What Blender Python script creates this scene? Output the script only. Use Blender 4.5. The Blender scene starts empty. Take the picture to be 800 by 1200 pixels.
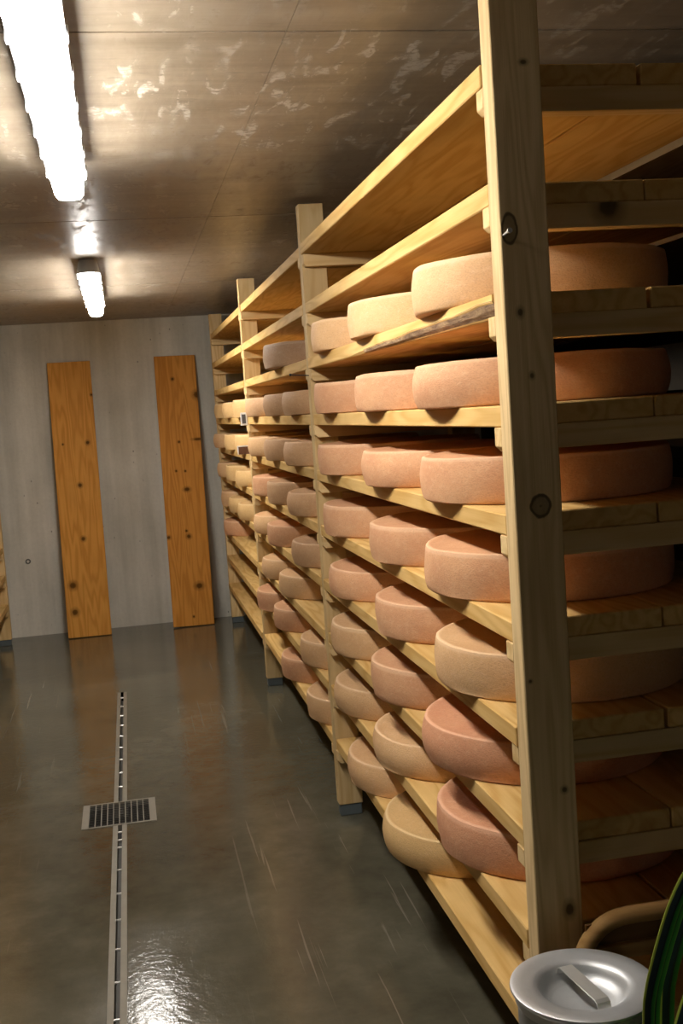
import bpy, bmesh, math, random
from mathutils import Vector, Matrix, noise
random.seed(7)
scn = bpy.context.scene
COL = scn.collection

# ------------------------------------------------------------------ dimensions (metres)
CAM_H = 1.55
X0 = 0.6944                     # front plane of the right rack
PW, PT = 0.0915, 0.0545         # post width (across) and thickness (along the aisle)
LT, LH = 0.038, 0.045           # ledger thickness and height
BT = 0.040                      # shelf board thickness
BW = 0.31                       # shelf board width
DEPTH = 2 * BW
Y = [1.9667, 4.1272, 6.2989, 8.3817]       # near faces of the four frames
YW = 8.687                      # back wall
H = 2.317                       # ceiling
Z = [2.1122, 1.8997, 1.6990, 1.4924, 1.2873, 1.0820, 0.8788, 0.6755, 0.4744, 0.2641]   # ledger tops
POST_TOP = 2.296
XL = -0.905                     # front plane of the left rack
XN = X0 + DEPTH + 0.041         # back of the rack standing back to back with the right one
YB = -8.6                       # wall behind the camera
XWL, XWR = -1.62, 3.75
ORD = ['top', 'second', 'third', 'fourth', 'fifth', 'sixth', 'seventh', 'eighth', 'ninth', 'lowest']

# ------------------------------------------------------------------ node helpers
def new_mat(name):
    m = bpy.data.materials.new(name); m.use_nodes = True
    nt = m.node_tree
    b = nt.nodes['Principled BSDF']
    return m, nt, b
def N(nt, t, **kw):
    n = nt.nodes.new(t)
    for k, v in kw.items():
        if k in n.inputs.keys(): n.inputs[k].default_value = v
        else: setattr(n, k, v)
    return n
def L(nt, a, b): nt.links.new(a, b)
def ramp(nt, fac, stops, interp='LINEAR'):
    r = nt.nodes.new('ShaderNodeValToRGB'); r.color_ramp.interpolation = interp
    el = r.color_ramp.elements
    while len(el) < len(stops): el.new(0.5)
    for e, (p, c) in zip(el, stops):
        e.position = p; e.color = (c[0], c[1], c[2], 1) if not isinstance(c, (int, float)) else (c, c, c, 1)
    L(nt, fac, r.inputs['Fac'])
    return r.outputs['Color']
def mix(nt, fac, a, b, mode='MIX'):
    m = nt.nodes.new('ShaderNodeMix'); m.data_type = 'RGBA'; m.blend_type = mode
    for s, v in ((m.inputs[0], fac), (m.inputs[6], a), (m.inputs[7], b)):
        if hasattr(v, 'links') or hasattr(v, 'node'): L(nt, v, s)
        else: s.default_value = v if isinstance(v, (int, float)) else (v[0], v[1], v[2], 1)
    return m.outputs[2]
def math_(nt, op, a, b=None, c=None):
    m = nt.nodes.new('ShaderNodeMath'); m.operation = op
    for i, v in enumerate((a, b, c)):
        if v is None: continue
        if isinstance(v, (int, float)): m.inputs[i].default_value = v
        else: L(nt, v, m.inputs[i])
    return m.outputs[0]
def mapped(nt, src, scale, off=None):
    mp = nt.nodes.new('ShaderNodeMapping'); mp.inputs['Scale'].default_value = scale
    L(nt, src, mp.inputs['Vector'])
    if off is not None: L(nt, off, mp.inputs['Location'])
    return mp.outputs['Vector']
def noise_(nt, vec, scale, detail=4, rough=.55, dist=0):
    n = N(nt, 'ShaderNodeTexNoise', Scale=scale, Detail=detail, Roughness=rough, Distortion=dist)
    L(nt, vec, n.inputs['Vector']); return n.outputs['Fac']
def bump(nt, b, h, strength, dist=.01):
    n = N(nt, 'ShaderNodeBump', Strength=strength, Distance=dist)
    L(nt, h, n.inputs['Height']); L(nt, n.outputs['Normal'], b.inputs['Normal'])

def wood(name, axis, dark, light, rough=.68, knots=(), plane='xz', contrast=1.0, rand=.12, ring=9.0):
    """Sawn softwood: long grain along one axis, growth rings, optional knots at given places (a, b, ra, rb)."""
    m, nt, b = new_mat(name)
    tc = nt.nodes.new('ShaderNodeTexCoord'); oi = nt.nodes.new('ShaderNodeObjectInfo')
    off = nt.nodes.new('ShaderNodeCombineXYZ')
    for i, k in enumerate((13.7, 7.9, 21.3)): L(nt, math_(nt, 'MULTIPLY', oi.outputs['Random'], k), off.inputs[i])
    lo, hi = 1.0, ring
    sc = {'x': (lo, hi, hi), 'y': (hi, lo, hi), 'z': (hi, hi, lo)}[axis]
    v = mapped(nt, tc.outputs['Object'], sc, off.outputs[0])
    warp = noise_(nt, v, .9, 2, .5)
    rings = math_(nt, 'MULTIPLY_ADD', math_(nt, 'SINE', math_(nt, 'MULTIPLY', warp, 62.0)), .5, .5)
    rings = math_(nt, 'MULTIPLY_ADD', math_(nt, 'POWER', rings, 1.6), .6, math_(nt, 'MULTIPLY', warp, .4))
    sc2 = {'x': (3, 160, 160), 'y': (160, 3, 160), 'z': (160, 160, 3)}[axis]
    fib = noise_(nt, mapped(nt, tc.outputs['Object'], sc2, off.outputs[0]), 1, 3, .6)
    blot = noise_(nt, mapped(nt, tc.outputs['Object'], (5, 5, 5), off.outputs[0]), 1, 3, .6)
    t = math_(nt, 'ADD', math_(nt, 'MULTIPLY', rings, .62 * contrast), math_(nt, 'MULTIPLY', fib, .45))
    c = ramp(nt, t, [(.12, light), (.85, dark)])
    mid = tuple((p * .45 + q * .55) * .86 for p, q in zip(dark, light))
    c = mix(nt, ramp(nt, blot, [(.45, 0), (.75, .55)]), c, mid)
    v1 = math_(nt, 'ADD', math_(nt, 'MULTIPLY', oi.outputs['Random'], 2 * rand), 1 - rand)
    hs = nt.nodes.new('ShaderNodeHueSaturation'); L(nt, v1, hs.inputs['Value']); L(nt, c, hs.inputs['Color']); c = hs.outputs['Color']
    if knots:
        sep = nt.nodes.new('ShaderNodeSeparateXYZ'); L(nt, tc.outputs['Object'], sep.inputs[0])
        A = sep.outputs['xyz'.index(plane[0])]; B = sep.outputs['xyz'.index(plane[1])]
        wob = noise_(nt, tc.outputs['Object'], 40, 2, .5)
        for (ka, kb, ra, rb) in knots:
            da = math_(nt, 'DIVIDE', math_(nt, 'SUBTRACT', A, ka), ra)
            db = math_(nt, 'DIVIDE', math_(nt, 'SUBTRACT', B, kb), rb)
            d = math_(nt, 'SQRT', math_(nt, 'ADD', math_(nt, 'MULTIPLY', da, da), math_(nt, 'MULTIPLY', db, db)))
            d = math_(nt, 'ADD', d, math_(nt, 'MULTIPLY', math_(nt, 'SUBTRACT', wob, .5), .5))
            if ra > .0135 and 'knots' in name:
                f = ramp(nt, math_(nt, 'MULTIPLY', d, .5), [(0, .85), (.08, .55), (.38, .62), (.45, .97), (.52, .9), (.58, 0)])
            else:
                f = ramp(nt, math_(nt, 'MULTIPLY', d, .4), [(0, .95), (.30, .9), (.46, .45), (.9, 0)])
            c = mix(nt, f, c, tuple(q * .16 for q in dark))
    L(nt, c, b.inputs['Base Color'])
    b.inputs['Roughness'].default_value = rough
    b.inputs['Specular IOR Level'].default_value = .05
    bump(nt, b, fib, .25, .002)
    return m

P_L, P_D = (.78, .585, .31), (.60, .385, .155)
B_L, B_D = (.76, .52, .215), (.56, .325, .095)
M = {}
M['post'] = wood('pine_upright', 'z', P_D, P_L)
M['post_near'] = wood('pine_upright_knots', 'z', (.54, .37, .18), P_L, ring=14, knots=[
    (.0497, 1.3456, .0195, .0205), (.0183, 1.8494, .014, .026), (.030, 1.70, .005, .007), (.046, 1.585, .004, .005),
    (.068, .805, .005, .005), (.066, .57, .008, .012), (.012, 1.02, .003, .003), (.06, 2.14, .006, .004)], plane='xz')
M['ledger'] = wood('pine_ledger', 'x', P_D, P_L)
M['ledger_knot'] = wood('pine_ledger_knot', 'x', P_D, P_L, knots=[(.235, -.006, .02, .022)], plane='xz')
M['board'] = wood('pine_shelf', 'y', B_D, B_L)
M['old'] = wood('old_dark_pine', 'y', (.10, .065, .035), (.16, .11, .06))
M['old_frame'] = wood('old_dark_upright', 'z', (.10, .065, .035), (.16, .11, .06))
M['bark'] = None

def bark():
    m, nt, b = new_mat('bark'); tc = nt.nodes.new('ShaderNodeTexCoord')
    n = noise_(nt, mapped(nt, tc.outputs['Object'], (60, 14, 60)), 1, 5, .7)
    L(nt, ramp(nt, n, [(.3, (.12, .07, .04)), (.5, (.34, .21, .11)), (.68, (.60, .42, .22))]), b.inputs['Base Color'])
    b.inputs['Roughness'].default_value = .9; bump(nt, b, n, .9, .01); return m
M['bark'] = bark()

def plain(name, col, rough=.5, metal=0.0, bumps=0.0, bscale=200):
    m, nt, b = new_mat(name); tc = nt.nodes.new('ShaderNodeTexCoord')
    n = noise_(nt, tc.outputs['Object'], 18, 4, .6)
    L(nt, mix(nt, n, tuple(c * .85 for c in col), tuple(min(1, c * 1.12) for c in col)), b.inputs['Base Color'])
    b.inputs['Roughness'].default_value = rough; b.inputs['Metallic'].default_value = metal
    if bumps: bump(nt, b, noise_(nt, tc.outputs['Object'], bscale, 3, .6), bumps, .002)
    return m
M['foot'] = plain('grey_plastic_foot', (.10, .12, .125), .5)
M['steel'] = plain('galvanised_steel', (.24, .22, .175), .55, .4, .2)
M['bright_steel'] = plain('bright_steel', (.80, .78, .73), .35, .6)
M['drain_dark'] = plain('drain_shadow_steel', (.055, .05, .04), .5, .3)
M['alu'] = plain('spun_aluminium', (.66, .67, .675), .47, .8, .15, 260)
M['alu_body'] = plain('dull_aluminium', (.40, .41, .42), .45, .8)
M['white_plastic'] = plain('white_plastic', (.80, .80, .79), .4)
M['grey_plastic'] = plain('grey_luminaire_plastic', (.42, .43, .45), .45)
M['white_paint'] = plain('white_paint', (.86, .855, .83), .5)
M['black'] = plain('black_plastic', (.02, .02, .022), .4)
M['brown_plate'] = plain('dark_brown_plate', (.13, .055, .025), .5)
M['terracotta'] = plain('terracotta', (.36, .17, .09), .8)
M['soil'] = plain('potting_soil', (.035, .024, .016), .95, 0, .8, 90)

def lamp_mat():
    m, nt, b = new_mat('lit_diffuser')
    b.inputs['Base Color'].default_value = (.9, .9, .9, 1)
    b.inputs['Emission Color'].default_value = (1.0, .945, .875, 1)
    b.inputs['Emission Strength'].default_value = 14.5
    return m
M['lamp'] = lamp_mat()

def cheese_mat(name, a, b_, c_):
    m, nt, b = new_mat(name); tc = nt.nodes.new('ShaderNodeTexCoord'); oi = nt.nodes.new('ShaderNodeObjectInfo')
    off = nt.nodes.new('ShaderNodeCombineXYZ')
    for i, k in enumerate((31.7, 17.9, 11.3)): L(nt, math_(nt, 'MULTIPLY', oi.outputs['Random'], k), off.inputs[i])
    v = mapped(nt, tc.outputs['Object'], (1, 1, 1.6), off.outputs[0])
    big = noise_(nt, v, 7, 4, .6)
    fine = noise_(nt, v, 60, 5, .7)
    speck = noise_(nt, v, 210, 3, .6)
    c = mix(nt, ramp(nt, big, [(.32, 0), (.68, 1)]), a, b_)
    c = mix(nt, math_(nt, 'MULTIPLY', ramp(nt, fine, [(.5, 0), (.72, 1)]), .45), c, c_)
    c = mix(nt, math_(nt, 'MULTIPLY', ramp(nt, speck, [(.35, 1), (.5, 0)]), .30), c, tuple(q * .62 for q in a))
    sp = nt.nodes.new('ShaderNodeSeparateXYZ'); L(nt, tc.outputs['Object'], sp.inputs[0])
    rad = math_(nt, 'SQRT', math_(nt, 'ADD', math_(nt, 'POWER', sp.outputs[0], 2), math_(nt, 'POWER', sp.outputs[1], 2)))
    rim = math_(nt, 'MULTIPLY', ramp(nt, rad, [(.264, 0), (.270, 1), (.2765, 1), (.279, .2)]), ramp(nt, sp.outputs[2], [(.0895, 0), (.094, 1)]))  # mask for the painted highlight: lit top bevel put into the rind colour
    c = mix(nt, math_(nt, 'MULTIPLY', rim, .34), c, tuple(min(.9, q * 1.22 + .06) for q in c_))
    v1 = math_(nt, 'ADD', math_(nt, 'MULTIPLY', oi.outputs['Random'], .22), .89)
    hs = nt.nodes.new('ShaderNodeHueSaturation'); L(nt, v1, hs.inputs['Value']); L(nt, c, hs.inputs['Color'])
    L(nt, hs.outputs['Color'], b.inputs['Base Color'])
    b.inputs['Roughness'].default_value = .62; b.inputs['Specular IOR Level'].default_value = .14
    bump(nt, b, math_(nt, 'ADD', math_(nt, 'MULTIPLY', fine, .6), math_(nt, 'MULTIPLY', speck, .6)), .35, .004)
    return m
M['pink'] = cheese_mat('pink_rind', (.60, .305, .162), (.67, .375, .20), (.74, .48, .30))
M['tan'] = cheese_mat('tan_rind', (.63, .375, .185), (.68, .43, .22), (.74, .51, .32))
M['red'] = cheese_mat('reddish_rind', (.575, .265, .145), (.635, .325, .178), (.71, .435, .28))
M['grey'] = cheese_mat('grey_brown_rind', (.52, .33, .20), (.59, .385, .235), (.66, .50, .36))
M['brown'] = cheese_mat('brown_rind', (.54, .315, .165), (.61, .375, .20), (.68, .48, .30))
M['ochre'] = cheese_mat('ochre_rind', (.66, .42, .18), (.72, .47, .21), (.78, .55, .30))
RIND = {'pink': 'pinkish', 'tan': 'tan', 'red': 'reddish', 'grey': 'grey-brown', 'ochre': 'ochre yellow', 'brown': 'brownish'}

def concrete_wall():
    m, nt, b = new_mat('shuttered_concrete'); tc = nt.nodes.new('ShaderNodeTexCoord')
    v = tc.outputs['Object']
    big = noise_(nt, mapped(nt, v, (1.2, 1.2, .8)), 1.3, 5, .6)
    streak = noise_(nt, mapped(nt, v, (9, 9, .5)), 1, 4, .6)
    fine = noise_(nt, v, 45, 4, .65)
    c = ramp(nt, math_(nt, 'ADD', math_(nt, 'MULTIPLY', big, .55), math_(nt, 'MULTIPLY', streak, .45)),
             [(.36, (.47, .45, .375)), (.5, (.64, .615, .53)), (.64, (.78, .75, .66))])
    c = mix(nt, math_(nt, 'MULTIPLY', fine, .28), c, (.20, .20, .19))
    vo = N(nt, 'ShaderNodeTexVoronoi', Scale=13.0); L(nt, mapped(nt, v, (1, 1, .7)), vo.inputs['Vector'])
    pit = ramp(nt, vo.outputs['Distance'], [(.02, 1), (.085, 0)])
    pit = math_(nt, 'MULTIPLY', pit, ramp(nt, noise_(nt, v, 2.2, 2), [(.42, 0), (.55, .85)]))
    c = mix(nt, pit, c, (.07, .07, .065))
    L(nt, c, b.inputs['Base Color']); b.inputs['Roughness'].default_value = .75; b.inputs['Specular IOR Level'].default_value = .25
    bump(nt, b, math_(nt, 'SUBTRACT', fine, pit), .25, .006); return m
M['wall'] = concrete_wall()
M['wall_dark'] = plain('darkened_concrete', (.15, .125, .095), .85, 0, .3, 60)  # side walls coloured darker to cut bounced light in the aisle

def ceiling_mat():
    m, nt, b = new_mat('smooth_form_concrete'); tc = nt.nodes.new('ShaderNodeTexCoord')
    v = tc.outputs['Object']
    big = noise_(nt, v, 1.1, 4, .6)
    grain = noise_(nt, mapped(nt, v, (2.0, 14, 1)), 1, 5, .65)
    c = ramp(nt, math_(nt, 'ADD', math_(nt, 'MULTIPLY', big, .5), math_(nt, 'MULTIPLY', grain, .5)),
             [(.3, (.16, .125, .085)), (.5, (.245, .20, .145)), (.7, (.32, .27, .205))])
    sc = noise_(nt, mapped(nt, v, (26, 7.5, 1)), 1, 4, .62, .7)
    area = noise_(nt, v, 1.6, 2)
    brk = ramp(nt, noise_(nt, mapped(nt, v, (40, 55, 1)), 1, 3, .6), [(.36, .1), (.52, 1)])
    scuff = math_(nt, 'MULTIPLY', math_(nt, 'MULTIPLY', ramp(nt, sc, [(.555, 0), (.61, 1)]), brk), ramp(nt, area, [(.36, .1), (.56, .85)]))
    c = mix(nt, scuff, c, (.48, .435, .36))
    dk = noise_(nt, mapped(nt, v, (6, 22, 1)), 1, 4, .7)
    c = mix(nt, ramp(nt, dk, [(.64, 0), (.78, .6)]), c, (.09, .07, .05))
    L(nt, c, b.inputs['Base Color'])
    L(nt, ramp(nt, sc, [(.3, .30), (.56, .38), (.62, .6)]), b.inputs['Roughness'])
    b.inputs['Specular IOR Level'].default_value = .45
    bump(nt, b, math_(nt, 'ADD', grain, math_(nt, 'MULTIPLY', sc, .7)), .12, .006); return m
M['ceil'] = ceiling_mat()

def floor_mat():
    m, nt, b = new_mat('wet_concrete_floor'); tc = nt.nodes.new('ShaderNodeTexCoord')
    v = tc.outputs['Object']
    big = noise_(nt, v, 1.4, 5, .62, .4)
    med = noise_(nt, v, 9, 5, .65)
    c = ramp(nt, math_(nt, 'ADD', math_(nt, 'MULTIPLY', big, .65), math_(nt, 'MULTIPLY', med, .35)),
             [(.33, (.066, .060, .040)), (.5, (.098, .091, .062)), (.68, (.145, .134, .095))])
    # drag scratches, mostly beside the racks
    s1 = noise_(nt, mapped(nt, v, (42, 1.1, 1)), 1, 3, .6, .35)
    rot = nt.nodes.new('ShaderNodeMapping'); rot.inputs['Rotation'].default_value = (0, 0, .28); rot.inputs['Scale'].default_value = (48, .8, 1)
    L(nt, v, rot.inputs['Vector'])
    s2 = noise_(nt, rot.outputs[0], 1, 3, .6, .3)
    sep = nt.nodes.new('ShaderNodeSeparateXYZ'); L(nt, v, sep.inputs[0])
    side = ramp(nt, math_(nt, 'ABSOLUTE', math_(nt, 'ADD', sep.outputs[0], .12)), [(.25, 0), (.5, 1)])
    sm = math_(nt, 'MAXIMUM', ramp(nt, s1, [(.665, 0), (.70, 1)]), ramp(nt, s2, [(.665, 0), (.695, 1)]))
    c = mix(nt, math_(nt, 'MULTIPLY', sm, math_(nt, 'MULTIPLY', side, .45)), c, (.27, .24, .19))
    L(nt, c, b.inputs['Base Color'])
    wet = noise_(nt, v, 2.3, 4, .6)
    L(nt, ramp(nt, wet, [(.35, .05), (.65, .15)]), b.inputs['Roughness'])
    b.inputs['Specular IOR Level'].default_value = .5
    rip = noise_(nt, v, 38, 4, .65)
    bump(nt, b, math_(nt, 'ADD', math_(nt, 'MULTIPLY', rip, .5), math_(nt, 'MULTIPLY', big, 2.0)), .13, .012)
    return m
M['floor'] = floor_mat()

def leaf_mat():
    m, nt, b = new_mat('edged_leaf'); uv = nt.nodes.new('ShaderNodeUVMap')
    sep = nt.nodes.new('ShaderNodeSeparateXYZ'); L(nt, uv.outputs[0], sep.inputs[0])
    oi = nt.nodes.new('ShaderNodeObjectInfo')
    c = ramp(nt, sep.outputs[0], [(0, (.60, .70, .10)), (.12, (.52, .66, .08)), (.18, (.012, .026, .028)), (.62, (.008, .018, .032)),
                                  (.70, (.03, .26, .04)), (.92, (.07, .42, .06)), (1, (.20, .50, .07))])
    st = noise_(nt, mapped(nt, uv.outputs[0], (30, .6, 1)), 1, 3)
    c = mix(nt, math_(nt, 'MULTIPLY', st, .25), c, (.01, .04, .01))
    L(nt, c, b.inputs['Base Color']); b.inputs['Roughness'].default_value = .32; return m
M['leaf'] = leaf_mat()

# ------------------------------------------------------------------ mesh helpers
def obj(name, bm, mat, parent=None, loc=(0, 0, 0), smooth=False):
    me = bpy.data.meshes.new(name); bmesh.ops.recalc_face_normals(bm, faces=bm.faces[:]); bm.to_mesh(me); bm.free()
    for mm in (mat if isinstance(mat, (list, tuple)) else [mat]): me.materials.append(mm)
    if smooth:
        for p in me.polygons: p.use_smooth = True
        me.set_sharp_from_angle(angle=math.radians(38))
    o = bpy.data.objects.new(name, me); COL.objects.link(o); o.location = loc
    if parent: o.parent = parent
    return o
def thing(name, loc=(0, 0, 0), rz=0):
    o = bpy.data.objects.new(name, None); o.empty_display_size = .1; COL.objects.link(o); o.location = loc; o.rotation_euler = (0, 0, rz); return o
def tag(o, label, cat, group=None):
    o['label'] = label; o['category'] = cat
    if group: o['group'] = group
    return o
def struct(o): o['kind'] = 'structure'; return o
def dup(o, parent=None):
    c = o.copy(); COL.objects.link(c)
    if parent: c.parent = parent
    for ch in list(o.children): dup(ch, c)
    return c
def box(bm, x0, x1, y0, y1, z0, z1, bev=0.0, seg=1):
    r = bmesh.ops.create_cube(bm, size=1.0)
    bmesh.ops.scale(bm, vec=(x1 - x0, y1 - y0, z1 - z0), verts=r['verts'])
    bmesh.ops.translate(bm, vec=((x0 + x1) / 2, (y0 + y1) / 2, (z0 + z1) / 2), verts=r['verts'])
    if bev:
        ed = list({e for v in r['verts'] for e in v.link_edges})
        bmesh.ops.bevel(bm, geom=ed, offset=bev, segments=seg, affect='EDGES', profile=.5)
    return bm
def B(*a, **k): return box(bmesh.new(), *a, **k)
def prism(pts, axis, a0, a1, bm=None):
    """Extrude a closed 2D outline along an axis. pts are (u, v): axis x -> (y,z), y -> (x,z), z -> (x,y)."""
    bm = bm or bmesh.new()
    f = {'x': lambda u, v, t: (t, u, v), 'y': lambda u, v, t: (u, t, v), 'z': lambda u, v, t: (u, v, t)}[axis]
    A = [bm.verts.new(f(u, v, a0)) for u, v in pts]; Bv = [bm.verts.new(f(u, v, a1)) for u, v in pts]
    bm.faces.new(A); bm.faces.new(Bv[::-1]); n = len(pts)
    for i in range(n): bm.faces.new((A[i], A[(i + 1) % n], Bv[(i + 1) % n], Bv[i]))
    return bm
def lathe(prof, seg=64, bm=None, closed_loop=False):
    bm = bm or bmesh.new(); rings = []
    for r, z in prof:
        if r < 1e-5: rings.append([bm.verts.new((0, 0, z))])
        else: rings.append([bm.verts.new((r * math.cos(2 * math.pi * i / seg), r * math.sin(2 * math.pi * i / seg), z)) for i in range(seg)])
    for a, b in zip(rings, rings[1:]):
        for i in range(seg):
            j = (i + 1) % seg
            if len(a) == 1 and len(b) == 1: continue
            if len(a) == 1: bm.faces.new((a[0], b[i], b[j]))
            elif len(b) == 1: bm.faces.new((a[i], a[j], b[0]))
            else: bm.faces.new((a[i], a[j], b[j], b[i]))
    return bm
def tube(bm, path, rad, seg=10, flat=1.0):
    rings = []
    for i, p in enumerate(path):
        p = Vector(p); t = (Vector(path[min(i + 1, len(path) - 1)]) - Vector(path[max(i - 1, 0)])).normalized()
        ref = Vector((0, 1, 0)) if abs(t.y) < .9 else Vector((0, 0, 1))
        u = t.cross(ref).normalized(); w = u.cross(t).normalized()
        rings.append([bm.verts.new(p + u * rad * math.cos(a) + w * rad * flat * math.sin(a)) for a in [2 * math.pi * k / seg for k in range(seg)]])
    for a, b in zip(rings, rings[1:]):
        for i in range(seg): bm.faces.new((a[i], a[(i + 1) % seg], b[(i + 1) % seg], b[i]))
    bm.faces.new(rings[0]); bm.faces.new(rings[-1][::-1])
    return bm

# ------------------------------------------------------------------ the room
DX = 0.0049                       # the channel runs very slightly askew
def chx(x, y): return x + DX * (y - 4.5)
SL0, SL1 = -.160, -.106           # channel outer edges at y = 4.5
GX0, GX1, GY0, GY1 = -.281, .009, 4.352, 4.630
def floor_bm():
    bm = bmesh.new()
    ys = [YB, -1.0, GY0, GY1, 6.56, YW]
    xs = [XWL, GX0, 'a', 'b', GX1, XWR]
    def X(v, y): return chx(SL0, y) if v == 'a' else chx(SL1, y) if v == 'b' else v
    V = [[bm.verts.new((X(v, y), y, 0)) for v in xs] for y in ys]
    for j in range(len(ys) - 1):
        for i in range(len(xs) - 1):
            if j == 2 and 1 <= i <= 3: continue
            if j in (1, 3) and i == 2: continue
            bm.faces.new((V[j][i], V[j][i + 1], V[j + 1][i + 1], V[j + 1][i]))
    return bm
struct(obj('floor', floor_bm(), M['floor']))
def ceil_bm():
    bm = bmesh.new(); g = .0045
    # panels with thin recessed joints between them
    ys = [YB, -6.08, -3.98, -1.87, .24, 2.34, 4.445, 6.55, YW]; xs = [XWL, .395, 2.5, XWR]
    box(bm, XWL, XWR, YB, YW, H + .006, H + .12)
    for y0, y1 in zip(ys, ys[1:]):
        for x0, x1 in zip(xs, xs[1:]):
            gx = .0005
            box(bm, x0 + gx, x1 - gx, y0 + g, y1 - g, H, H + .02)
    return bm
struct(obj('ceiling', ceil_bm(), M['ceil']))
struct(obj('wall_back', B(XWL - .15, XWR + .15, YW, YW + .15, -.1, H + .12), M['wall']))
struct(obj('wall_front', B(XWL - .15, XWR + .15, YB - .15, YB, -.1, H + .12), M['wall']))
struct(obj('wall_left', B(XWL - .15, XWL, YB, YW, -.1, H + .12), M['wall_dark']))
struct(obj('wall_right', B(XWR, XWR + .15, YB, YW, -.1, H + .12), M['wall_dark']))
# form-tie plug in the back wall
o = obj('wall_plug', lathe([(0, .004), (.009, .004), (.010, .007), (.0175, .006), (.0195, 0), (.0195, -.004)], 28), plain('dark_ring_plug', (.10, .10, .095), .8), None, (-.766, YW - .0005, .567), True)
o.rotation_euler = (math.radians(90), 0, 0)
c = obj('plug_face', lathe([(0, .009), (.0095, .009), (.0105, .0045)], 24), M['wall'], o, (0, 0, 0), True)
tag(o, 'small round dark ring plug low in the concrete back wall', 'wall plug')

# ------------------------------------------------------------------ racks
def ledger_bm(side):
    # chamfered lower front corner, local x from the rack front (0) to the back
    c = .010
    bm = bmesh.new()
    pts = [(0, 0), (0, -LH + c), (c, -LH), (DEPTH, -LH), (DEPTH, 0)]
    prism(pts, 'y', 0, LT, bm)
    bmesh.ops.bevel(bm, geom=bm.edges[:], offset=.0012, segments=1, affect='EDGES')
    return bm
post_me = obj('post', B(0, PW, 0, PT, .0448, POST_TOP, bev=.002), M['post'])
foot_bm = B(.004, PW - .004, .004, PT - .004, 0, .046, bev=.003)
foot_me = obj('foot', foot_bm, M['foot'], post_me)
led = obj('ledger', ledger_bm(0), M['ledger'])
def frame(x0, y, far, near, mirror, label, group, mats=None, allm=None):
    t = thing('rack_frame', (x0, y, 0)); s = -1 if mirror else 1
    if mirror: t.rotation_euler = (0, 0, math.pi); t.location = (x0, y + PT, 0)
    for k, px in enumerate((0, DEPTH - PW)):
        p = dup(post_me, t); p.location = (px, 0, 0)
        if mats and k == 0:
            p.data = p.data.copy(); p.data.materials[0] = mats
    a, b = (far, near) if not mirror else (near, far)
    for z in Z:
        if a:
            l = dup(led, t); l.location = (0, PT, z)
            if mats and z == Z[1]: l.data = l.data.copy(); l.data.materials[0] = M['ledger_knot']
        if b: l = dup(led, t); l.location = (0, -LT, z)
    if allm:
        for ch in t.children: ch.data = ch.data.copy(); ch.data.materials[0] = allm
    tag(t, label, 'shelf frame', group); return t
G = 'upright frames of the right-hand rack'
frame(X0, Y[0], True, False, False, 'nearest pine upright frame, its broad knotty front post crossing the foreground', G, M['post_near'])
frame(X0, Y[1], True, True, False, 'second nearest pine upright frame on the right, with a nail in its post', G)
frame(X0, Y[2], True, True, False, 'third pine upright frame on the right, with the small white tag on it', G)
frame(X0, Y[3], False, True, False, 'pine upright frame on the right standing against the back wall', G)
frame(XL, Y[3], False, True, True, 'pine upright frame at the left picture edge near the back wall', 'upright frames of the left-hand rack')
frame(XL, Y[2], True, True, True, 'pine upright frame of the left rack just outside the left picture edge', 'upright frames of the left-hand rack')
GB = 'upright frames of the rack behind'
for yy in Y[:2]:
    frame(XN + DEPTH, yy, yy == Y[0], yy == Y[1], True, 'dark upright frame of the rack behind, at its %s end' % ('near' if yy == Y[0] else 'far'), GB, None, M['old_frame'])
for q in (foot_me, led, post_me): bpy.data.objects.remove(q)

BAYNAME = ['nearest bay', 'middle bay', 'far bay']
BAYS = [(Y[0] + PT + .002, Y[1] - .002), (Y[1] + PT + .002, Y[2] - .002), (Y[2] + PT + .002, Y[3] - .002)]
def board_bm(length, wane=False):
    bm = bmesh.new(); n = 24 if wane else 1
    w = BW - .003
    if not wane:
        box(bm, 0, w, 0, length, 0, BT, bev=.0025)
        return bm, None
    bk = bmesh.new()
    prof = []
    for i in range(n + 1):
        y = length * i / n; t = max(0, 1 - (y / (length * .62))) ** .8
        c = (.004 + .022 * t) * (1 + .35 * noise.noise((y * 6, 0, 3))) if t > 0 else .003
        prof.append((y, c))
    rings = [[bm.verts.new(p) for p in ((c * .9, y, 0), (w, y, 0), (w, y, BT), (0, y, BT), (0, y, c))] for y, c in prof]
    for a, b in zip(rings, rings[1:]):
        for i in range(5): bm.faces.new((a[i], a[(i + 1) % 5], b[(i + 1) % 5], b[i]))
    bm.faces.new(rings[0]); bm.faces.new(rings[-1][::-1])
    # bark strip on the chamfer
    m = int(n * .62); R = []
    for y, c in prof[:m]:
        d = .0015 + .003 * abs(noise.noise((y * 23, 1, 0)))
        R.append([bk.verts.new(p) for p in ((c * .9 + .002, y, -.0006), (c * .45 - d, y, c * .5 - d), (-.0006, y, c + .002), (c * .6, y, c * .6))])
    for a, b in zip(R, R[1:]):
        for i in range(4): bk.faces.new((a[i], a[(i + 1) % 4], b[(i + 1) % 4], b[i]))
    bk.faces.new(R[0]); bk.faces.new(R[-1][::-1])
    return bm, bk
proto = {}
for bi, (a, b) in enumerate(BAYS):
    proto[bi] = obj('shelf_board', board_bm(b - a)[0], M['board'])
rj = random.Random(3)
COUNT_EMPTY = {(0, 0), (0, 1), (0, 9), (1, 0), (1, 1), (2, 0), (2, 1), (2, 2), (2, 8), (2, 9)}
FRONT_NOTE = {(0, 9): 'long bare lowest front board of the nearest bay, just above the floor',
              (0, 2): 'front board with a rough bark edge under the nearest upper cheeses'}
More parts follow.
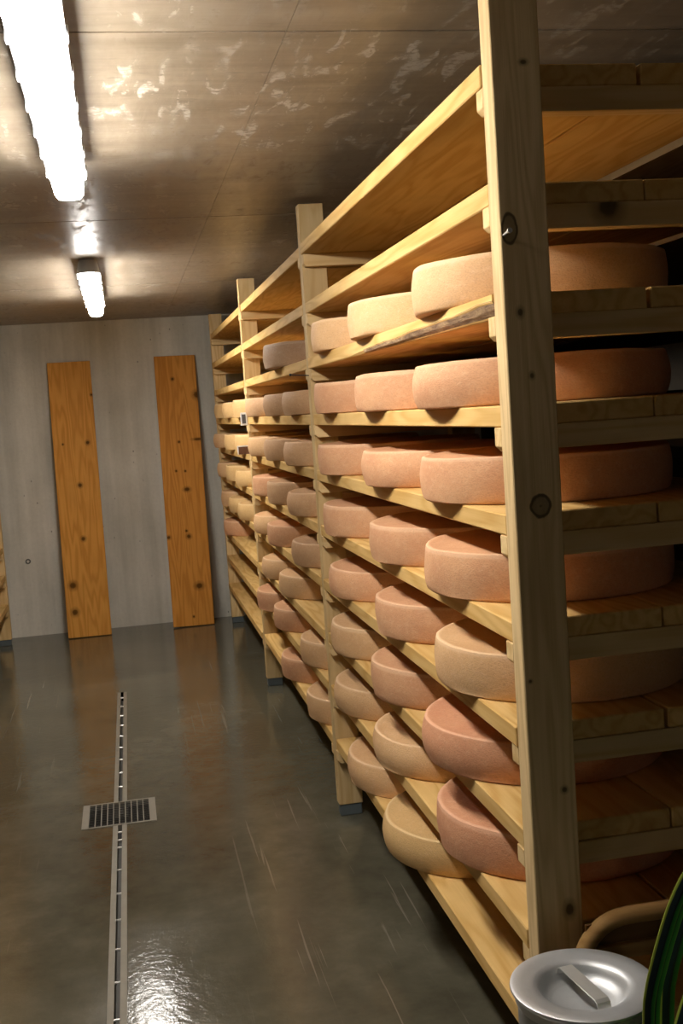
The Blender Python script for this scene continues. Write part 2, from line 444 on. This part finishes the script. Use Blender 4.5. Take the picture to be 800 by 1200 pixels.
for bi, (a, b) in enumerate(BAYS):
    for k in range(10):
        for s in range(2):
            if bi == 0 and k == 2 and s == 0:
                bm, bk = board_bm(b - a, True); o = obj('shelf_board', bm, M['board']); obj('bark_edge', bk, M['bark'], o)['label'] = 'rough brown bark edge'
            else: o = dup(proto[bi])
            jx = rj.uniform(-.007, .004) if s == 0 else rj.uniform(-.001, .001)
            o.location = (X0 + jx + .001 if s == 0 else X0 + BW + .002 + jx, a + rj.uniform(-.001, .001), Z[k] + .0008)
            pos = {0: 'top', 9: 'lowest'}.get(k, ORD[k] + ' from the top')
            lab = FRONT_NOTE.get((bi, k)) if s == 0 else None
            lab = lab or '%s pine shelf board, %s in the %s' % (('front', 'rear')[s], pos, BAYNAME[bi] + ' of the right rack')
            tag(o, lab, 'shelf board', 'shelf boards of the right-hand rack')
# left rack, last bay
a, b = BAYS[2]
for k in range(10):
    for s in range(2):
        o = dup(proto[2]); o.location = (XL - BW * (s + 1) + .001, a, Z[k] + .0008)
        pos = {0: 'top', 9: 'lowest'}.get(k, ORD[k] + ' from the top')
        tag(o, '%s pine shelf board, %s in the left rack' % (('front', 'rear')[s], pos), 'shelf board', 'shelf boards of the left-hand rack')
# rack standing back to back with the right one, behind a narrow gap
a, b = BAYS[0]
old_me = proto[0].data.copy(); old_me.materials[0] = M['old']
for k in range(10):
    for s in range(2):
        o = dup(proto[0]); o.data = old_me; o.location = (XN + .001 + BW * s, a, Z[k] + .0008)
        if s == 0 and k < 2: obj('edge_strip', B(-.0035, -.0005, .01, BAYS[0][1] - BAYS[0][0] - .01, .0005, BT - .002), M['white_paint'], o)['label'] = 'white painted board edge'
        pos = {0: 'top', 9: 'lowest'}.get(k, ORD[k] + ' from the top')
        tag(o, 'dark pine board, %s in the rack behind, %s' % (pos, 'beside the gap' if s == 0 else 'away from the gap'), 'shelf board', 'shelf boards of the rack behind')
for q in proto.values(): bpy.data.objects.remove(q)

# ------------------------------------------------------------------ cheese wheels
def cheese_mesh(seed, h, r=.28):
    rnd = random.Random(seed); bm = bmesh.new()
    bul = rnd.uniform(.004, .009)
    prof = [(0, .0), (r * .5, .0), (r - .016, .0), (r - .0085, .0006), (r - .0055, .0030), (r - .0045, .0058)]
    for i in range(1, 8):
        t = i / 8; prof.append((r - .0045 + bul * math.sin(math.pi * t) ** .8, .006 + (h - .012) * t))
    prof += [(r - .0045, h - .0052), (r - .0055, h - .0022), (r - .0085, h - .0004), (r - .0125, h), (r - .017, h - .0012), (r - .026, h - .003), (r * .78, h - .004), (r * .5, h - .004), (r * .22, h - .0035), (0, h - .0035)]
    lathe(prof, 72, bm)
    for v in bm.verts:
        x, y, z = v.co
        if z < .004: continue
        rr = math.hypot(x, y); ang = math.atan2(y, x)
        if rr > .2:
            d = .0035 * noise.noise((math.cos(ang) * 2.2 + seed * 5.1, math.sin(ang) * 2.2, z * 9)) + .0016 * noise.noise((math.cos(ang) * 9, math.sin(ang) * 9 + seed, z * 26))
            v.co.x *= 1 + d / rr; v.co.y *= 1 + d / rr
        v.co.z += (z / h) * (.0028 * noise.noise((x * 5 + seed, y * 5, 1)) + .0012 * noise.noise((x * 19, y * 19, seed)))
    me = obj('cheese_wheel', bm, M['pink'], None, (0, 0, 0), True)
    return me
VAR = [cheese_mesh(i, h) for i, h in enumerate((.098, .101, .095, .099, .103))]
MESH = {}
for i, v in enumerate(VAR):
    for c in RIND:
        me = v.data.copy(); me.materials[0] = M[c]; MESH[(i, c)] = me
R = .28
# bay -> shelf (1 = top) -> list of (centre y, rind colour, overhang)
CH = {
 0: {3: [(3.81, 'tan', .035), (3.18, 'tan', .035), (2.47, 'tan', .030)],
     4: [(3.825, 'pink', .035), (3.14, 'pink', .035), (2.475, 'pink', .035)],
     5: [(3.825, 'pink', .037), (3.10, 'pink', .035), (2.48, 'pink', .033)],
     6: [(3.815, 'pink', .035), (3.07, 'pink', .035), (2.48, 'pink', .036)],
     7: [(3.77, 'pink', .035), (3.06, 'pink', .035), (2.44, 'tan', .035)],
     8: [(3.815, 'tan', .035), (3.17, 'pink', .036), (2.54, 'red', .048)],
     9: [(3.81, 'tan', .035), (3.18, 'tan', .038), (2.50, 'red', .038)],
     10: [(3.655, 'tan', .035), (3.04, 'ochre', .055)]},
 1: {3: [(5.00, 'grey', .05)],
     4: [(6.00, 'brown', .035), (5.20, 'brown', .035), (4.60, 'brown', .035)],
     5: [(5.99, 'tan', .035), (5.31, 'brown', .035), (4.645, 'brown', .035)],
     6: [(5.95, 'pink', .035), (5.34, 'brown', .035), (4.66, 'brown', .035)],
     7: [(6.00, 'tan', .035), (5.41, 'pink', .04), (4.63, 'brown', .035)],
     8: [(5.75, 'tan', .035), (5.13, 'tan', .035)],
     9: [(6.00, 'pink', .05), (5.42, 'pink', .038), (4.60, 'tan', .035)],
     10: [(5.28, 'pink', .035), (4.52, 'tan', .035)]},
 2: {4: [(8.03, 'ochre', .035), (7.37, 'ochre', .035), (6.69, 'ochre', .035)],
     5: [(8.08, 'tan', .05), (7.42, 'ochre', .035), (6.73, 'ochre', .035)],
     6: [(8.07, 'tan', .04), (7.48, 'ochre', .035), (6.84, 'ochre', .035)],
     7: [(8.02, 'tan', .035), (7.44, 'ochre', .035), (6.85, 'ochre', .035)],
     8: [(7.99, 'pink', .035)]}}
rc = random.Random(11)
SHELF = {3: 'third', 4: 'fourth', 5: 'fifth', 6: 'sixth', 7: 'seventh', 8: 'eighth', 9: 'ninth', 10: 'lowest'}
for bi, rows in CH.items():
    for k, row in rows.items():
        n = len(row)
        for j, (cy, colr, ov) in enumerate(row):
            vi = rc.randrange(5); cy = max(cy - .05, BAYS[bi][0] + .292)
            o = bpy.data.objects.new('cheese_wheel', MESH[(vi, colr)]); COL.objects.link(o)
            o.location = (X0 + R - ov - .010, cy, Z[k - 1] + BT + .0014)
            o.rotation_euler = (0, 0, rc.uniform(0, 6.28))
            if n == 1: where = 'the only one there'
            elif n == 2: where = ('farther', 'nearer')[j] + ' of two'
            else: where = ('farthest', 'middle', 'nearest')[j] + ' of three'
            sh = SHELF[k] + ' shelf' + (' from the top' if k < 10 else '')
            tag(o, '%s cheese wheel, %s, %s, %s' % (RIND[colr], where, sh, BAYNAME[bi]), 'cheese wheel', 'cheese wheels in the ' + BAYNAME[bi])
for v in VAR: bpy.data.objects.remove(v)

# ------------------------------------------------------------------ planks leaning on the back wall
def plank(name, cx, w, length, tilt, knots, dark, light, label):
    mat = wood('old_plank_' + name, 'z', dark, light, .5, knots, 'xz', 1.0, 0.0, 11)
    o = obj('wooden_plank', B(-w / 2, w / 2, 0, .032, 0, length, bev=.003), mat)
    lean = math.atan2(.245, 2.02)
    o.rotation_euler = (-lean, tilt, 0); o.location = (cx, 8.405, .0)
    zmin = min((o.rotation_euler.to_matrix() @ v.co).z for v in o.data.vertices)
    o.location.z = -zmin + .0005
    tag(o, label, 'plank', 'planks leaning on the back wall')
KL = [(x + .347, z, r, r * 1.05) for x, z, r in [(-.254, 1.428, .012), (-.333, 1.117, .013), (-.34, .721, .0135), (-.441, .384, .022), (-.441, .187, .020), (-.433, 1.426, .006), (-.2, 1.781, .008)]]
KR = [(x - .418 + (z - 1) * -.012, z, r * q, r) for x, z, r, q in [(.403, 1.859, .01, 1), (.575, 1.732, .024, 1), (.555, 1.396, .008, 4), (.44, 1.023, .013, 1.5), (.411, 1.383, .008, 1), (.274, .672, .012, 1), (.423, .67, .014, 1), (.409, .712, .008, 1), (.469, .295, .02, 1.2), (.409, .069, .008, .8), (.439, 1.161, .007, 1), (.372, 1.166, .007, 1)]]
plank('left', -.352, .312, 2.035, .004, KL, (.52, .22, .035), (.76, .385, .09), 'left old orange-brown plank leaning on the grey concrete wall')
plank('right', .410, .306, 2.035, .012, KR, (.48, .19, .03), (.72, .335, .072), 'right old orange-brown knotty plank leaning on the wall beside the rack')

# ------------------------------------------------------------------ ceiling lamps
LZ = 2.193; LXC = -.090
def stadium(w, y0, y1, z, n=12, sq=.95):
    r = w / 2; pts = []
    for i in range(n + 1):
        a = math.pi * i / n; pts.append((r * math.cos(a), y1 - r * sq + r * sq * math.sin(a), z))
    for i in range(n + 1):
        a = math.pi + math.pi * i / n; pts.append((r * math.cos(a), y0 + r * sq + r * sq * math.sin(a), z))
    return pts
def loft(bm, loops):
    rings = [[bm.verts.new(p) for p in l] for l in loops]; n = len(rings[0])
    for a, b in zip(rings, rings[1:]):
        for i in range(n): bm.faces.new((a[i], a[(i + 1) % n], b[(i + 1) % n], b[i]))
    bm.faces.new(rings[0]); bm.faces.new(rings[-1][::-1]); return bm
LEN = 1.62
def make_lamp():
    t = thing('ceiling_lamp')
    h = loft(bmesh.new(), [stadium(.074, .016, LEN - .016, H - .001), stadium(.084, .008, LEN - .008, H - .010), stadium(.102, -.006, LEN + .006, LZ + .074), stadium(.104, -.007, LEN + .007, LZ + .068), stadium(.104, -.007, LEN + .007, LZ + .058), stadium(.098, -.004, LEN + .004, LZ + .058)])
    obj('housing', h, M['grey_plastic'], t, (0, 0, 0), True)
    d = loft(bmesh.new(), [stadium(.086, .003, LEN - .003, LZ + .0578), stadium(.086, .003, LEN - .003, LZ + .036), stadium(.080, .007, LEN - .007, LZ + .014), stadium(.062, .018, LEN - .018, LZ + .003), stadium(.03, .036, LEN - .036, LZ)])
    obj('diffuser', d, M['lamp'], t, (0, 0, 0), True)
    cb = B(-.004, .004, -.010, .010, LZ + .046, LZ + .076, bev=.002)
    c0 = obj('clip', cb, M['grey_plastic'], t)
    first = True
    for s in (-1, 1):
        for i in range(7):
            c = c0 if first else dup(c0, t); first = False
            c.location = (s * .0525, .13 + i * (LEN - .26) / 6, 0)
    return t
lamp = make_lamp()
lamp.location = (LXC, 1.80, 0); tag(lamp, 'near long lit tubular ceiling lamp running out of the top left corner', 'ceiling lamp', 'lamps above the aisle')
fill_lamp = dup(lamp); fill_lamp.location = (LXC, -6.7, 0); tag(fill_lamp, 'unseen fill lamp added far behind the viewer to light the near post', 'ceiling lamp', 'lamps above the aisle')  # unseen lamp, added as fill for the near post's front face
l2 = dup(lamp); l2.location = (LXC, 5.42, 0); tag(l2, 'far small lit ceiling lamp near the back wall', 'ceiling lamp', 'lamps above the aisle')

# ------------------------------------------------------------------ drain channel and grate
def channel(y0, y1, pins, label):
    t = thing('drain_channel', (0, 0, 0))
    def strip(x0, x1, z0, z1, name, mat):
        bm = bmesh.new()
        v = [bm.verts.new((chx(x, y), y, z)) for y in (y0, y1) for x, z in ((x0, z0), (x1, z0), (x1, z1), (x0, z1))]
        for f in ((0, 1, 2, 3), (7, 6, 5, 4), (0, 4, 5, 1), (1, 5, 6, 2), (2, 6, 7, 3), (3, 7, 4, 0)): bm.faces.new([v[i] for i in f])
        return obj(name, bm, mat, t)
    c = (SL0 + SL1) / 2
    strip(SL0 + .0005, c - .0080, -.065, .002, 'side_rail', M['steel'])
    strip(c + .0080, SL1 - .0005, -.065, .002, 'side_rail', M['steel'])
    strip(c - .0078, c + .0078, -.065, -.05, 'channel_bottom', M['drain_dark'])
    p0 = None
    for y in pins:
        if not (y0 + .01 < y < y1 - .01): continue
        if p0 is None:
            bm = bmesh.new(); tube(bm, [(-.0080, 0, 0), (.0080, 0, 0)], .0035, 8); p0 = obj('cross_pin', bm, M['bright_steel'], t); p = p0
        else: p = dup(p0, t)
        p.location = (chx(c, y), y, -.0015)
    tag(t, label, 'floor drain')
channel(GY1 + .0005, 6.555, [4.829 + .2 * i for i in range(9)], 'far steel slot drain running from the grate towards the back wall')
channel(-1.0, GY0 - .0005, [4.282, 4.20, 4.123] + [3.912 - .2025 * i for i in range(24)], 'near steel slot drain running from the grate towards the viewer')
t = thing('drain_grate', ((GX0 + GX1) / 2, (GY0 + GY1) / 2, 0))
gw, gd = (GX1 - GX0) / 2 - .0005, (GY1 - GY0) / 2 - .0005
mw = .027; me_ = .011
bm = bmesh.new()
box(bm, -gw, -gw + mw, -gd, gd, -.02, .003); box(bm, gw - mw, gw, -gd, gd, -.02, .003)
box(bm, -gw + mw, gw - mw, -gd, -gd + me_, -.02, .003); box(bm, -gw + mw, gw - mw, gd - me_, gd, -.02, .003)
obj('frame', bm, M['steel'], t)
bm = bmesh.new(); ix, iy = gw - mw, gd - me_
for i in range(1, 10):
    x = -ix + 2 * ix * i / 10; box(bm, x - .0017, x + .0017, -iy, iy, -.018, .002)
obj('bearing_bars', bm, M['steel'], t)
bm = bmesh.new()
for j in range(13):
    y = -iy + 2 * iy * (j + .5) / 13; tube(bm, [(-ix, y, -.004), (ix, y, -.004)], .0022, 6)
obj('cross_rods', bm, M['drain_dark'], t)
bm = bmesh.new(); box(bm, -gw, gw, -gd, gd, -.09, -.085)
obj('sump', bm, M['black'], t)
tag(t, 'rectangular steel drain grate set in the wet floor', 'drain grate')

# ------------------------------------------------------------------ can with lid in the foreground
CX, CY, CZ = .694, 1.75, .545
can = thing('metal_can', (CX, CY, 0))
obj('body', lathe([(0, .0), (.108, .0), (.112, .004), (.1125, .03), (.1145, .034), (.1125, .038), (.1125, CZ - .03), (.1135, CZ - .0285), (.110, CZ - .0285), (.110, .008), (0, .008)], 72), M['alu_body'], can, (0, 0, 0), True)
lid = obj('lid', lathe([(.1155, -.026), (.117, -.026), (.1185, -.012), (.1225, -.009), (.1248, -.005), (.1240, -.0012), (.120, .0005), (.105, -.0012), (.090, -.0028), (.080, -.0045), (.0745, -.009), (.071, -.016),
        (.066, -.0235), (.056, -.029), (.040, -.032), (.020, -.033), (0, -.033), (0, -.035), (.04, -.034), (.07, -.024), (.078, -.012), (.09, -.006), (.1155, -.006), (.1155, -.026)], 72), M['alu'], can, (0, 0, CZ), True)
bm = bmesh.new()
pts = [(-.071, -.016), (-.0665, -.004), (-.060, -.0005), (.060, -.0005), (.0665, -.004), (.071, -.016)]
th = .0022; w = .0125
top = [[bm.verts.new((s, q, z + th * g)) for q in (-w, w)] for g in (0, 1) for s, z in pts]
n = len(pts)
for i in range(n - 1):
    a, b = top[i], top[i + 1]; c, d = top[n + i], top[n + i + 1]
    bm.faces.new((a[0], b[0], b[1], a[1])); bm.faces.new((c[0], c[1], d[1], d[0]))
    bm.faces.new((a[0], c[0], d[0], b[0])); bm.faces.new((a[1], b[1], d[1], c[1]))
bm.faces.new((top[0][0], top[0][1], top[n][1], top[n][0])); bm.faces.new((top[n - 1][0], top[2 * n - 1][0], top[2 * n - 1][1], top[n - 1][1]))
hd = obj('handle', bm, M['bright_steel'], lid, (0, 0, 0)); hd.rotation_euler = (0, 0, math.radians(-83))
hd['label'] = 'bright flat strap handle'
tag(can, 'round aluminium can with a dished lid and strap handle in the foreground', 'can')

# ------------------------------------------------------------------ bentwood frame leaning at the rack foot
FX0, FX1, FZ, FR, FY = .742, 1.22, .582, .095, 1.918
fr = thing('bentwood_stand', (0, 0, 0))
tr = .0165; path = []
for i in range(8): path.append((FX0 + tr, FY, tr * .0 + .001 + (FZ - tr - FR) * i / 7))
for i in range(1, 12):
    a = math.pi - math.pi / 2 * i / 11; path.append((FX0 + tr + FR + FR * math.cos(a), FY, FZ - tr - FR + FR * math.sin(a)))
for i in range(1, 6): path.append((FX0 + tr + FR + (FX1 - FX0 - 2 * tr - 2 * FR) * i / 5, FY, FZ - tr))
for i in range(1, 12):
    a = math.pi / 2 - math.pi / 2 * i / 11; path.append((FX1 - tr - FR + FR * math.cos(a), FY, FZ - tr - FR + FR * math.sin(a)))
for i in range(1, 8): path.append((FX1 - tr, FY, FZ - tr - FR - (FZ - tr - FR - .001) * i / 7))
bw = wood('bent_beech', 'x', (.40, .215, .075), (.58, .35, .14), .45)
obj('bent_rail', tube(bmesh.new(), path, tr, 14), bw, fr, (0, 0, 0), True)
obj('crossbar', B(FX0 + .025, FX1 - .025, FY - .012, FY + .012, FZ - .095, FZ - .067, bev=.004, seg=2), bw, fr)
obj('panel', B(FX0 + .03, FX1 - .03, FY + .001, FY + .007, FZ - .075, FZ - .025), wood('thin_panel', 'x', (.20, .10, .04), (.28, .15, .06), .5), fr)
tag(fr, 'brown bentwood stand with rounded corners standing behind the aluminium can', 'wooden stand')

# ------------------------------------------------------------------ potted plant at the right edge
PX, PY = .775, 1.485
pl = thing('potted_plant', (PX, PY, 0))
obj('pot', lathe([(0, 0), (.085, 0), (.092, .01), (.112, .22), (.118, .222), (.120, .25), (.110, .252), (.104, .225), (.09, .2), (.085, .02), (0, .02)], 48), M['terracotta'], pl, (0, 0, 0), True)
obj('soil', lathe([(0, .206), (.06, .208), (.098, .203), (.096, .19), (0, .19)], 32), M['soil'], pl, (0, 0, 0), True)
def leaf(base, az, knots_, width, tip, flip=False, face=0.0):
    """A strap leaf: polyline of (distance, height) pairs in a vertical plane with azimuth az, V-folded ribbon with thickness."""
    bm = bmesh.new(); uvl = bm.loops.layers.uv.new('UVMap')
    # smooth the polyline
    P = [Vector((math.cos(az) * d, math.sin(az) * d, z)) + Vector((base[0], base[1], 0)) for d, z in knots_]
    pts = []
    for i in range(len(P) - 1):
        p0, p1, p2, p3 = P[max(i - 1, 0)], P[i], P[i + 1], P[min(i + 2, len(P) - 1)]
        for t in [j / 6 for j in range(6)]:
            pts.append(.5 * ((2 * p1) + (-p0 + p2) * t + (2 * p0 - 5 * p1 + 4 * p2 - p3) * t * t + (-p0 + 3 * p1 - 3 * p2 + p3) * t ** 3))
    pts.append(P[-1]); n = len(pts); rows = []
    side0 = Vector((math.cos(az + math.pi / 2 + face), math.sin(az + math.pi / 2 + face), 0))
    for i, p in enumerate(pts):
        tg = (pts[min(i + 1, n - 1)] - pts[max(i - 1, 0)]).normalized()
        sd = (side0 - tg * side0.dot(tg)).normalized(); nr = tg.cross(sd)
        t = i / (n - 1); w = width * (.75 + .25 * math.sin(min(1, t * 2) * math.pi / 2)) * (1 if t < tip else max(.02, (1 - t) / (1 - tip)) ** .7)
        rows.append([(bm.verts.new(p + sd * w * u + nr * (abs(u) * .35 * w + off)), (u + .5) if not flip else .5 - u, t) for off in (0, -.0012) for u in (-.5, -.25, 0, .25, .5)])
    def quad(*q):
        f = bm.faces.new([x[0] for x in q])
        for lp, x in zip(f.loops, q): lp[uvl].uv = (x[1], x[2])
    for a, b in zip(rows, rows[1:]):
        for k in range(4):
            quad(a[k], a[k + 1], b[k + 1], b[k]); quad(a[5 + k], b[5 + k], b[6 + k], a[6 + k])
        quad(a[0], b[0], b[5], a[5]); quad(a[4], a[9], b[9], b[4])
    return bm
F = math.pi * .5
def add_leaf(*a, **k): obj('leaf', leaf(*a, **k), M['leaf'], pl, (-PX + PX, 0, 0), True)
# the outer leaf rises almost upright and then arches away to the right
def arch(x0, dx, sc=1.0):
    return [(x0 - PX - .012, .20), (x0 - PX - .01, .42), (x0 - PX, .609), (x0 - PX + .006, .655), (x0 - PX + .017, .693), (x0 - PX + .032, .737), (x0 - PX + .051, .784),
            (x0 - PX + .080, .832), (x0 - PX + .125, .88), (x0 - PX + .19, .91), (x0 - PX + .27, .90), (x0 - PX + .34, .85)]
FACE = math.radians(-102)
add_leaf((0, .015), 0, arch(.695, 0), .020, .7, face=FACE)
add_leaf((0, .05), 0, [(d + .025, z * .975) for d, z in arch(.695, 0)], .024, .7, face=FACE + .1)
add_leaf((0, .005), 0, [(d + .030, z * .87) for d, z in arch(.695, 0)], .020, .6, face=FACE - .2)
add_leaf((0, .07), 0, [(d + .058, z * .98) for d, z in arch(.695, 0)], .026, .6, face=FACE)
rl = random.Random(5)
for i in range(10):
    az = math.radians(-50 + i * 7 + rl.uniform(-3, 3)); s = rl.uniform(.72, .95)
    add_leaf((.03 + rl.uniform(-.01, .03), rl.uniform(-.03, .03)), az, [(0, .2), (.01, .45 * s), (.035, .62 * s), (.09, .78 * s), (.18, .87 * s), (.28, .85 * s), (.36, .76 * s)], .023, .7, face=rl.uniform(-.5, .5))
tag(pl, 'potted plant with dark yellow-edged strap leaves at the lower right edge', 'plant')

# ------------------------------------------------------------------ small things on the rack
g = thing('small_sign', (X0, Y[2] + .03, 1.525))
obj('card', B(-.038, -.001, -.003, .003, -.036, .036, bev=.0025, seg=2), M['white_plastic'], g)
obj('print', B(-.030, -.009, -.0036, -.0028, -.026, .026), plain('dark_print', (.10, .10, .11), .5), g)
tag(g, 'small upright white card with dark print on the third upright', 'sign', 'cards sticking out from the third upright')
g = thing('small_sign', (X0, Y[2] + .03, 1.352))
obj('rim', B(-.068, -.001, -.002, .003, -.024, .025, bev=.002, seg=2), M['white_plastic'], g)
obj('plate', B(-.062, -.002, -.0032, -.0018, -.023, .019), M['brown_plate'], g)
tag(g, 'small dark brown plate with a pale rim on the third upright', 'sign', 'cards sticking out from the third upright')
def nail(loc, d, ln, label, mat):
    bm = bmesh.new(); d = Vector(d).normalized(); tube(bm, [Vector((0, 0, 0)), d * ln * .5, d * ln * .9], .0022, 8)
    tube(bm, [d * ln * .9, d * ln * .93, d * ln], .0048, 10)
    o = obj('nail', bm, mat, None, loc, True); tag(o, label, 'nail', 'nails in the posts')
nail((X0 + .003, Y[1] + .02, 1.677), (-1, .25, .10), .075, 'dark nail sticking out of the second upright below the bark-edged shelf', M['black'])
nail((X0 + .006, Y[0] + .004, 1.838), (.05, -1, .12), .035, 'small bright nail beside the upper knot of the nearest post', M['bright_steel'])

# ------------------------------------------------------------------ world, camera, view
w = bpy.data.worlds.new('World'); scn.world = w; w.use_nodes = True
w.node_tree.nodes['Background'].inputs['Color'].default_value = (0, 0, 0, 1)
cam = bpy.data.cameras.new('Camera'); co = bpy.data.objects.new('Camera', cam); COL.objects.link(co)
yaw, pitch, roll, fpx = .186447, .091730, -.067843, 1323.35
fwd = Vector((math.sin(yaw) * math.cos(pitch), math.cos(yaw) * math.cos(pitch), -math.sin(pitch)))
r0 = Vector((math.cos(yaw), -math.sin(yaw), 0)); u0 = r0.cross(fwd)
r = r0 * math.cos(roll) + u0 * math.sin(roll); u = -r0 * math.sin(roll) + u0 * math.cos(roll)
mw_ = Matrix(((r.x, u.x, -fwd.x, 0), (r.y, u.y, -fwd.y, 0), (r.z, u.z, -fwd.z, CAM_H), (0, 0, 0, 1)))
co.matrix_world = mw_
cam.sensor_fit = 'VERTICAL'; cam.sensor_height = 36.0; cam.lens = fpx / 1200 * 36.0; cam.clip_start = .05
scn.camera = co
vs = scn.view_settings
vs.view_transform = 'Standard'; vs.look = 'None'; vs.gamma = 1.0; vs.use_curve_mapping = False
vs.exposure = 2.2
